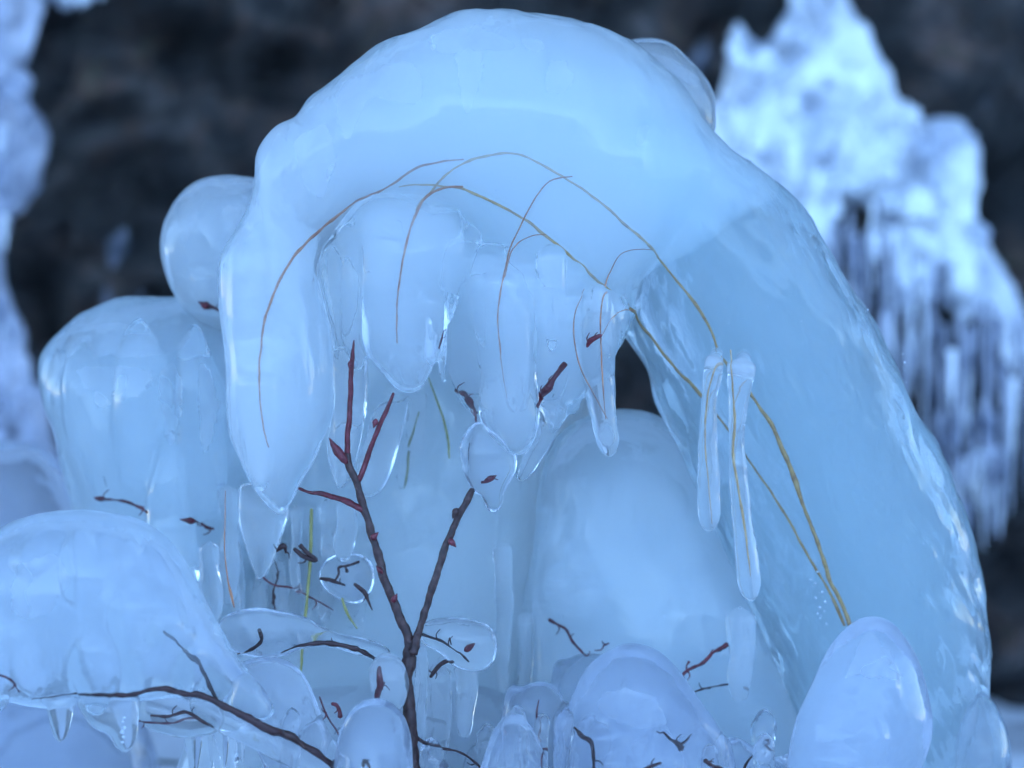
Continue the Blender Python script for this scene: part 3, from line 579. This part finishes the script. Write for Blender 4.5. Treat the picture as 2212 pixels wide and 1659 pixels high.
# ------------------------------------------------------------------ other twigs, in and on the ice
def tw(label, segs, m, buds=(), name='twig', knob=.34, **kw):
    P = []
    for i, (pts, r) in enumerate(segs):
        P.append(('stem' if i == 0 else 'shoot', strand(pts, r, step=3, sides=9, knob=knob, thin=.8, seed=len(bpy.data.objects) + i, **kw)[1], m))
    q = random.Random(len(label)); base = segs[0][0]
    for _ in range(2):
        k = q.randrange(len(base) - 1); t = q.random(); a = (base[k][0] + (base[k + 1][0] - base[k][0]) * t, base[k][1] + (base[k + 1][1] - base[k][1]) * t); an = q.uniform(0, 6.28); L = q.uniform(9, 24)
        P.append(('twiglet', strand([a, (a[0] + L * .5 * math.cos(an), a[1] + L * .5 * math.sin(an)), (a[0] + L * math.cos(an + .5), a[1] + L * math.sin(an + .5))], [1.8, 1.4, .8], step=3, sides=6, knob=.2, seed=k, **kw)[1], m))
    for (a, b, r) in buds: P.append(('bud', bud(a, b, r, kw.get('d'), kw.get('key'), kw.get('off', .004)), RED))
    return twig(label, P, 'twig', name)
tw('dark curved twig inside the drooping ice sleeve', [([(812, 1424), (770, 1402), (730, 1391), (690, 1387), (650, 1393), (606, 1410)], [7, 7, 6.5, 6, 4, 2]), ([(560, 1360), (565, 1385), (540, 1405), (512, 1412)], [6, 6, 4, 2])], DARK, key='sleeve', off=.001)
tw('thin red twig in the shallow ice fringe, upper of two', [([(462, 1568), (432, 1556), (400, 1540), (365, 1546), (325, 1544)], [4, 5, 5, 4, 3])], DARK, key=['tooth3', 'bigfront'], off=-.001)
tw('thin red twig in the shallow ice fringe, lower of two', [([(430, 1552), (400, 1553), (370, 1562), (300, 1557)], [3.5, 3.5, 3, 2.5])], RED, key=['tooth3'], off=.002)
tw('thin purple twig end in the huge lobe at the picture edge', [([(-10, 1455), (15, 1463), (32, 1475), (42, 1492)], [3.5, 3.5, 4.5, 5])], RED, key='bigfront', off=.002)
tw('short dark twig peeping from behind the broad ice tongue', [([(596, 1190), (612, 1180), (618, 1195)], [5, 7, 3])], DARK, d=(.0, .0))
tw('dark hooked twig crossing the green stem', [([(636, 1186), (660, 1205), (682, 1212), (664, 1196), (648, 1178)], [5.5, 6.5, 7, 6.5, 5])], DARK, d=(.01, .01), knob=.15)
tw('crooked dark twig on the round ice boss', [([(690, 1250), (712, 1250), (728, 1258), (745, 1264)], [4, 4.5, 4, 3]), ([(722, 1254), (732, 1238), (732, 1226), (752, 1222), (776, 1213)], [3, 2.5, 3.5, 4, 4.5]), ([(746, 1224), (750, 1236)], [2, 4])], DARK, key='boss', off=-.002)
tw('pointed dark twig between the boss and the brown branch', [([(765, 1262), (786, 1278), (794, 1296), (804, 1318)], [4, 6.5, 4, 1.5])], DARK, d=(.0, .0), knob=.1)
tw('red bud in the underside of the round glassy lobe', [([(478, 674), (462, 664), (448, 660)], [4, 5, 6])], RED, [((455, 664), (429, 650), 9)], key='upleft', off=.003)
tw('red twig near the bottom of the large left lobe, above the huge lobe', [([(320, 1106), (300, 1094), (278, 1085), (248, 1080), (224, 1078)], [5, 4.5, 4.5, 3, 3.5])], RED, [((228, 1078), (203, 1074), 6)], key='left', off=.003)
tw('small red twig with a knob, right of the huge lobe top', [([(462, 1141), (446, 1137), (432, 1128), (414, 1124)], [4, 4.5, 4, 4])], RED, [((420, 1125), (388, 1122), 7)], key='left', off=.002)
tw('red bud twig inside the tapering milky lobe', [([(986, 842), (1006, 850), (1014, 866)], [6, 6, 4]), ([(1018, 868), (1026, 890), (1029, 915)], [4, 3.5, 1.5])], RED, [((1010, 856), (1024, 885), 8)], key='dome', off=.004)
tw('small faint red bud between the milky lobes', [([(943, 752), (948, 735), (953, 716)], [3, 6, 3])], RED, key='dome', off=.006)
tw('thick wrinkled red twig stump beside the bright tipped drop', [([(1160, 878), (1172, 850), (1190, 825), (1205, 802), (1220, 783)], [7.5, 9, 8.5, 8, 6])], RED, key='dome', off=.003, knob=.3)
tw('glossy curved red bud left of the dark gap', [([(1268, 750), (1274, 738), (1284, 730), (1298, 724)], [3, 8, 8, 5])], RED, key=['ic1', 'dome'], off=-.003, knob=.1)
tw('wavy red twig in the blue mound, left of the large hump', [([(1187, 1340), (1206, 1347), (1226, 1360), (1236, 1384), (1254, 1405), (1268, 1424), (1274, 1408)], [5.5, 4, 4, 4, 3.5, 3, 1.5])], RED, key=['mound', 'backdomes'], off=.003)
tw('forked red twig above the right flank of the large hump', [([(1472, 1466), (1486, 1449), (1512, 1436), (1540, 1410), (1572, 1389)], [3.5, 4, 5, 5.5, 6.5]), ([(1470, 1462), (1456, 1442), (1432, 1422)], [3, 3, 2]), ([(1484, 1452), (1482, 1440), (1488, 1428)], [2.5, 2.5, 3.5])], RED, key='mound', off=-.004)
tw('thin straight dark twig right of the large hump', [([(1490, 1498), (1520, 1488), (1550, 1482), (1592, 1475)], [2, 2.5, 2.5, 4])], DARK, key='mound', off=-.002)
tw('bent black twig low inside the large hump', [([(1243, 1572), (1258, 1590), (1278, 1602), (1283, 1630), (1286, 1670), (1290, 1720)], [3, 6, 6.5, 6, 5.5, 5])], DARK, key='bigbump', off=.003)
tw('small tufted black twig low on the right of the large hump', [([(1431, 1582), (1446, 1596), (1460, 1606), (1468, 1616)], [3, 5, 7, 9]), ([(1462, 1612), (1478, 1602), (1492, 1586)], [6, 3, 1.5])], DARK, key='bigbump', off=.003, knob=.4)
tw('dark twig end at the bottom edge of the low ridge', [([(1522, 1642), (1540, 1654), (1562, 1660)], [5, 5, 4])], DARK, key=['lowridge', 'bigbump'], off=-.002)
tw('black twig tuft at the bottom edge of the large hump', [([(1390, 1662), (1408, 1654), (1428, 1648)], [6, 6, 3])], DARK, key='bigbump', off=-.001)
tw('small red bud fleck above the large hump', [([(1303, 1396), (1316, 1390)], [3, 2])], RED, key=['backdomes', 'mound'], off=.001)
tw('fine dark twig with a rusty bud in the clear ice lens', [([(912, 1371), (935, 1378), (958, 1386), (975, 1398), (992, 1410)], [3.5, 3.5, 4, 2.5, 2]), ([(976, 1392), (972, 1378)], [2, 4]), ([(992, 1408), (1002, 1418), (1012, 1428)], [2, 3.5, 1.5])], DARK, [((1004, 1404), (1026, 1390), 8)], key='disc', off=.002)
tw('short olive dark twig below the clear ice lens', [([(930, 1462), (944, 1442), (960, 1430), (982, 1424)], [5, 6, 6, 4])], DARK, d=(-.02, -.02), knob=.08)
tw('upright red bud inside the clear ice bead', [([(818, 1512), (823, 1488), (820, 1465), (823, 1442)], [8, 9, 7, 4]), ([(824, 1490), (832, 1474)], [6, 4])], RED, key='bead', off=.003)
tw('curled red twig above the smooth rounded knob', [([(716, 1520), (726, 1524), (733, 1536), (736, 1550)], [4, 5, 5, 6])], RED, d=(-.05, -.05))
tw('pink bud inside the grey ice drop', [([(1040, 1040), (1052, 1038), (1064, 1030)], [3, 4, 7])], RED, [((1052, 1036), (1072, 1026), 7)], key='drop', off=.004)
tw('dark twig shred in the smooth rounded knob', [([(786, 1655), (790, 1640), (800, 1660)], [4, 5, 3])], DARK, key='knob', off=.003)

tw('faint hairline twig running down behind the purple grey cone', [([(1162, 1515), (1158, 1550), (1172, 1590), (1165, 1640), (1170, 1700)], [2, 2.5, 3.5, 2.5, 2])], RED, key=['hoop', 'centre'], off=.006)
tw('thin purple twig down the flank of the greyish lobe', [([(690, 1505), (706, 1545), (732, 1590), (752, 1660)], [2, 2.5, 2.5, 2])], RED, key='purple', off=.004)
tw('slender dark twig running from the trunk foot under the ice columns', [([(892, 1590), (935, 1612), (985, 1622), (1030, 1650), (1060, 1690)], [5, 4, 3, 2.5, 2])], DARK, d=(-.045, -.03))
tw('slender dark twig arching out of the low ridge', [([(1600, 1700), (1612, 1650), (1640, 1625), (1672, 1618)], [4, 3.5, 2.5, 1.5])], DARK, key='lowridge', off=.001)
tw('fine red twig across the ice columns left of the brown branch', [([(560, 1240), (590, 1262), (630, 1270), (672, 1290), (720, 1318)], [2, 2.5, 3, 2.5, 2])], RED, d=(.03, .02))
tw('fine dark twig standing in the thicket above the sleeve', [([(596, 1318), (590, 1280), (600, 1240), (590, 1205)], [3, 2.5, 2, 1.2])], DARK, d=(.03, .03))

# ------------------------------------------------------------------ straw
def grass(label, pts, r, m=STRAW, **kw):
    return twig(label, [('blade', strand(pts, r, step=5, sides=8, knob=.22, thin=.62, seed=len(bpy.data.objects), **kw)[1], m)], 'grass stem', 'grass_stem', 'dry grass stems frozen into the ice')
GA = dict(key=['dome', 'leg'])
grass('thickest straw stem, climbing the arch leg and bending over to a thin end', [(1835, 1350), (1802, 1270), (1776, 1200), (1748, 1120), (1720, 1040), (1690, 965), (1662, 905), (1622, 848), (1585, 800), (1556, 760), (1540, 715), (1500, 650), (1460, 600), (1400, 530), (1350, 485), (1280, 425), (1200, 375), (1150, 345), (1100, 331), (1050, 336), (1000, 350), (960, 376), (930, 412), (900, 462)], [6.5, 7, 8, 7.5, 6.5, 5.5, 4.5, 4, 3.5, 4.5, 3.5, 4.5], off=(.008, .008, .009, .010, .012, .014, .014), **GA)
grass('second straw stem, climbing beside the thickest one and ending on the bend', [(1825, 1350), (1792, 1275), (1760, 1220), (1720, 1150), (1680, 1080), (1640, 1020), (1610, 975), (1570, 915), (1540, 880), (1500, 830), (1460, 788), (1400, 710), (1350, 655), (1290, 605), (1240, 560), (1190, 515), (1140, 475), (1090, 445), (1040, 420), (1000, 401), (960, 397), (900, 392), (860, 398)], [5, 4.5, 4.5, 5, 5.5, 5, 4.5, 4, 2.5], off=(.008, .008, .010, .012, .012), **GA)
grass('straw blade drooping from the bend into the pointed milky lobe', [(1000, 400), (960, 402), (925, 420), (900, 462), (882, 510), (868, 575), (860, 640), (858, 700), (859, 740)], [4, 4.5, 4, 3.5, 2.5, 1.5], STRAWR, key='dome', off=.007)
grass('blurred straw blade drooping down the long left tip of the arch', [(1000, 342), (950, 346), (900, 358), (850, 388), (800, 420), (765, 432), (720, 465), (670, 510), (630, 555), (600, 610), (578, 670), (566, 730), (561, 800), (563, 870), (570, 930), (578, 965)], [2.5, 4, 5, 7, 5.5, 5, 4.5, 3.5, 2, 1.5], STRAWR, key=['dome', 'leg'], off=(.014, .010, .007, .006, .005))
grass('fine straw blade curling down into the brightest tip', [(1235, 381), (1190, 390), (1160, 420), (1140, 455), (1124, 490), (1105, 530), (1091, 580), (1081, 640), (1077, 700), (1085, 775), (1100, 860)], [2, 2.5, 2.5, 2.5, 2, 1.2], STRAWR, key='dome', off=.007)
grass('hair thin straw branching off the second stem to the fine curled blade', [(1180, 505), (1150, 508), (1120, 524), (1102, 552), (1090, 600)], [1.2, 1.8, 2, 1.5], STRAWR, key=['dome', 'dome'], off=.003)
grass('fine straw blade arching down past the glossy red bud', [(1405, 538), (1365, 538), (1335, 552), (1316, 590), (1302, 640), (1297, 700), (1300, 780), (1303, 850), (1308, 905)], [1.2, 1.6, 2.2, 2.8, 2.2, 1.2], STRAWR, key=['dome', 'dome', 'ic1'], off=(.003, .003, 0, -.001, .003))
grass('finest straw blade left of the glossy red bud', [(1262, 625), (1246, 660), (1239, 700), (1242, 750), (1256, 800), (1282, 850), (1312, 905)], [1, 1.8, 2.4, 2, 1], STRAWR, key=['dome', 'ic1', 'dome'], off=(.002, .0, .002))
grass('hair thin straw curl joining the blade at the glossy red bud', [(1375, 672), (1345, 670), (1318, 690), (1300, 725)], [1, 1.5, 1.5, 1], STRAWR, key=['dome', 'dome'], off=0.0)
grass('straw blade inside the shorter right hand icicle', [(1558, 770), (1542, 800), (1528, 865), (1524, 950), (1530, 1040), (1537, 1130)], [2.5, 3, 2.5, 1.8, 1], key='ic2', off=.003)
grass('straw blade inside the longest icicle', [(1578, 756), (1584, 830), (1588, 900), (1585, 980), (1596, 1060), (1607, 1130), (1616, 1200), (1621, 1245)], [2, 3.5, 4.5, 4, 3, 1.2], key='ic3', off=.003)
grass('upright green straw stem behind the dark hooked twig', [(674, 1100), (670, 1200), (664, 1290), (655, 1370), (650, 1440), (655, 1500)], [5.5, 6, 5, 6.5, 5, 7], GREEN, d=(.018, .018))
grass('short green straw stem below the round ice boss', [(738, 1292), (750, 1325), (772, 1358)], [4.5, 4.5, 2.5], GREEN, d=(.015, .015))
grass('pale straw stem behind the tip of the pointed milky lobe', [(925, 815), (942, 860), (958, 905), (968, 950), (971, 990)], [2.5, 3, 3.5, 4, 2.5], GREEN, d=(.05, .05))
grass('forked pale straw in the clear icicle', [(905, 890), (886, 960), (878, 1020), (872, 1055)], [2, 3, 3, 2], GREEN, key=['ic4', 'ic5'], off=.003)
grass('thin straw seed head left of the broad ice tongue', [(487, 1060), (486, 1120), (485, 1190), (492, 1250), (500, 1285), (506, 1312)], [1.2, 1.5, 2.2, 2.5, 5, 2], STRAWR, d=(-.01, -.01))
# blurred stems low in the dark behind the fringe
MOSS = twig_mat('dull_stalk', [(.05, .055, .03), (.1, .1, .05)])
grass('blurred dull stalk hooped low in the shade behind the fringe', [(-20, 1660), (40, 1580), (130, 1545), (200, 1580), (260, 1630), (330, 1645), (480, 1650)], [8, 9, 8, 7, 6], MOSS, d=(.34, .34))

# ------------------------------------------------------------------ pale ragged sheets just under the skin, imitating sky reflections
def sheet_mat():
    m, n, l, p = mat('reflection_sheet'); out = n['Material Output']
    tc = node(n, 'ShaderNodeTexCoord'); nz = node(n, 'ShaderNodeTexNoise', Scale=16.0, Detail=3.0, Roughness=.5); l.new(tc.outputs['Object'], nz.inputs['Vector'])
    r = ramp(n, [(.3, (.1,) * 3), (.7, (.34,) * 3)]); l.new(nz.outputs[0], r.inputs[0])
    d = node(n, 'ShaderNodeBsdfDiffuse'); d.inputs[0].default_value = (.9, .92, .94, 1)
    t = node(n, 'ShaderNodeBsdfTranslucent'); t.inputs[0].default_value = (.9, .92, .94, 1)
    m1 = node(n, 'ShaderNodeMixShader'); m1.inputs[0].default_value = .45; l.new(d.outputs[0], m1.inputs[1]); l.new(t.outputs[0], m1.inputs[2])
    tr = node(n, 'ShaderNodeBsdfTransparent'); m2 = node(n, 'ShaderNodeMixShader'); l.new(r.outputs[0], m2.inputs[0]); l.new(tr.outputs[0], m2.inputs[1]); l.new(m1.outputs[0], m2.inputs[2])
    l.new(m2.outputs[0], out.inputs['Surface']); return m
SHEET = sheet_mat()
def reflection_sheet(owner, key, outline, off=.003, rag=7, seed=0):
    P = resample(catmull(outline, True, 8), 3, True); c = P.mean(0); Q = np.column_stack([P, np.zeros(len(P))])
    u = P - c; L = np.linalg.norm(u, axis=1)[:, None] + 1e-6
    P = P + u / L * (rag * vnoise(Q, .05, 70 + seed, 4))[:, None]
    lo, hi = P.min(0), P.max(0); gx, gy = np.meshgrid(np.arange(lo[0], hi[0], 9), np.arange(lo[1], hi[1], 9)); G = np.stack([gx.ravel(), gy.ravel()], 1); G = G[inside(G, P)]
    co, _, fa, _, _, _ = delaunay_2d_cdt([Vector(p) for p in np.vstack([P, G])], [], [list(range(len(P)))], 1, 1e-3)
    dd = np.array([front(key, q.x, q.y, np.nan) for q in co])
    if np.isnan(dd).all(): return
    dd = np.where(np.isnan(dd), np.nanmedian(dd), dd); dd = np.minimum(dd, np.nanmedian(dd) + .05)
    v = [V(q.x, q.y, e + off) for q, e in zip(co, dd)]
    o = link('reflection_sheet', pydata('reflection_sheet', v, fa), SHEET, owner); o.parent = owner
OBJ = {o.name: o for o in bpy.data.objects}
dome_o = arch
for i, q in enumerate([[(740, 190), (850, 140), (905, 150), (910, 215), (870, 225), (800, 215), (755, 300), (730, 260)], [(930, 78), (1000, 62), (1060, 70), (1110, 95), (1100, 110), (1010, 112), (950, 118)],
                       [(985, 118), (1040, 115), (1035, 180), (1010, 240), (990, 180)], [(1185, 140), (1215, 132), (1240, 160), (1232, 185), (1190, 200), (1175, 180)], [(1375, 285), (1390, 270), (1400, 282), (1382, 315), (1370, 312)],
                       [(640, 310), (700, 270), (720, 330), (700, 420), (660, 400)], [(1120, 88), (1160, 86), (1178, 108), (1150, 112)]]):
    reflection_sheet(dome_o, 'dome', q, .003, 8, i)
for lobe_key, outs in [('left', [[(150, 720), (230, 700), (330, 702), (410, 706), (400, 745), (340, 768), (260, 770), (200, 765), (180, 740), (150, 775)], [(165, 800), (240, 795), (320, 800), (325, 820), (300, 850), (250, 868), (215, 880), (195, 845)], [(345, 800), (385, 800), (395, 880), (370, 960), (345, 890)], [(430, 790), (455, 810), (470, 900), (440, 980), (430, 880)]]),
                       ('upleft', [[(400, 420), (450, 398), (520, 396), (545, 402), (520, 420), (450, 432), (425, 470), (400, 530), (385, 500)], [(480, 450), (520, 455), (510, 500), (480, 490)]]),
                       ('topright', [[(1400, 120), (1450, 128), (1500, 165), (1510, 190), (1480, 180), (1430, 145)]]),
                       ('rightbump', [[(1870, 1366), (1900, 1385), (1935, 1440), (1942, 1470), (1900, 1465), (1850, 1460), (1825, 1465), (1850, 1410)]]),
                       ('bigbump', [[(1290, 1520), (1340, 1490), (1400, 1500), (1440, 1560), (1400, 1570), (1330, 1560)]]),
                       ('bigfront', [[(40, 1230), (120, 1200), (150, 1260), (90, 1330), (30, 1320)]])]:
    for i, q in enumerate(outs): reflection_sheet(LOBE[lobe_key], lobe_key, q, .0035, 8, 20 + i)

# ------------------------------------------------------------------ air bubbles frozen in
def bub_mat():
    m, n, l, p = mat('air_bubble'); p.inputs['Base Color'].default_value = (1, 1, 1, 1); p.inputs['Roughness'].default_value = .15; p.inputs['IOR'].default_value = 1.31
    p.inputs['Base Color'].default_value = (.85, .9, .95, 1); return m
BUB = bub_mat()
bm = bmesh.new(); bmesh.ops.create_icosphere(bm, subdivisions=2, radius=1); bme = bpy.data.meshes.new('air_bubble'); bm.to_mesh(bme); bm.free(); bme.materials.append(BUB); bme.polygons.foreach_set('use_smooth', [True] * len(bme.polygons))
def bubbles(label, spots, key, off=.004):
    e = empty('bubble_row'); tag(e, label, 'air bubbles')
    for x, y, r in spots:
        o = bpy.data.objects.new('air_bubble', bme); sc.collection.objects.link(o); o.parent = e
        o.location = V(x, y, front(key, x, y) + off); o.scale = [r * S] * 3
bubbles('row of small air bubbles in the blunt icicle under the huge lobe', [(268, 1550, 3), (265, 1558, 3), (267, 1570, 4), (264, 1580, 4.5), (267, 1590, 3), (265, 1601, 3)], 'tooth2')
bubbles('white air specks strung along the foot of the straw stems', [(1770 + rsx.uniform(-12, 14) + (k - 8) * 2.2, 1240 + k * 7 + rsx.uniform(-6, 6), rsx.uniform(1.5, 4)) for k in range(16)], 'leg', .002)
for key, lab2, spots in [('leg', 'scattered air specks deep in the arch leg', [(rsx.uniform(1560, 2000), rsx.uniform(620, 1300), rsx.uniform(.8, 2)) for _ in range(26)]),
                         ('mound', 'scattered air specks in the broad blue mound', [(rsx.uniform(1220, 1520), rsx.uniform(1000, 1360), rsx.uniform(.8, 2)) for _ in range(16)]),
                         ('dome', 'scattered air specks in the crown of the arch', [(rsx.uniform(700, 1450), rsx.uniform(120, 420), rsx.uniform(.8, 1.8)) for _ in range(18)]),
                         ('ic3', 'air specks in a line down the longest icicle', [(1600 + rsx.uniform(-6, 8), 830 + 22 * k, rsx.uniform(.8, 1.8)) for k in range(18)])]:
    bubbles(lab2, spots, key, .006)
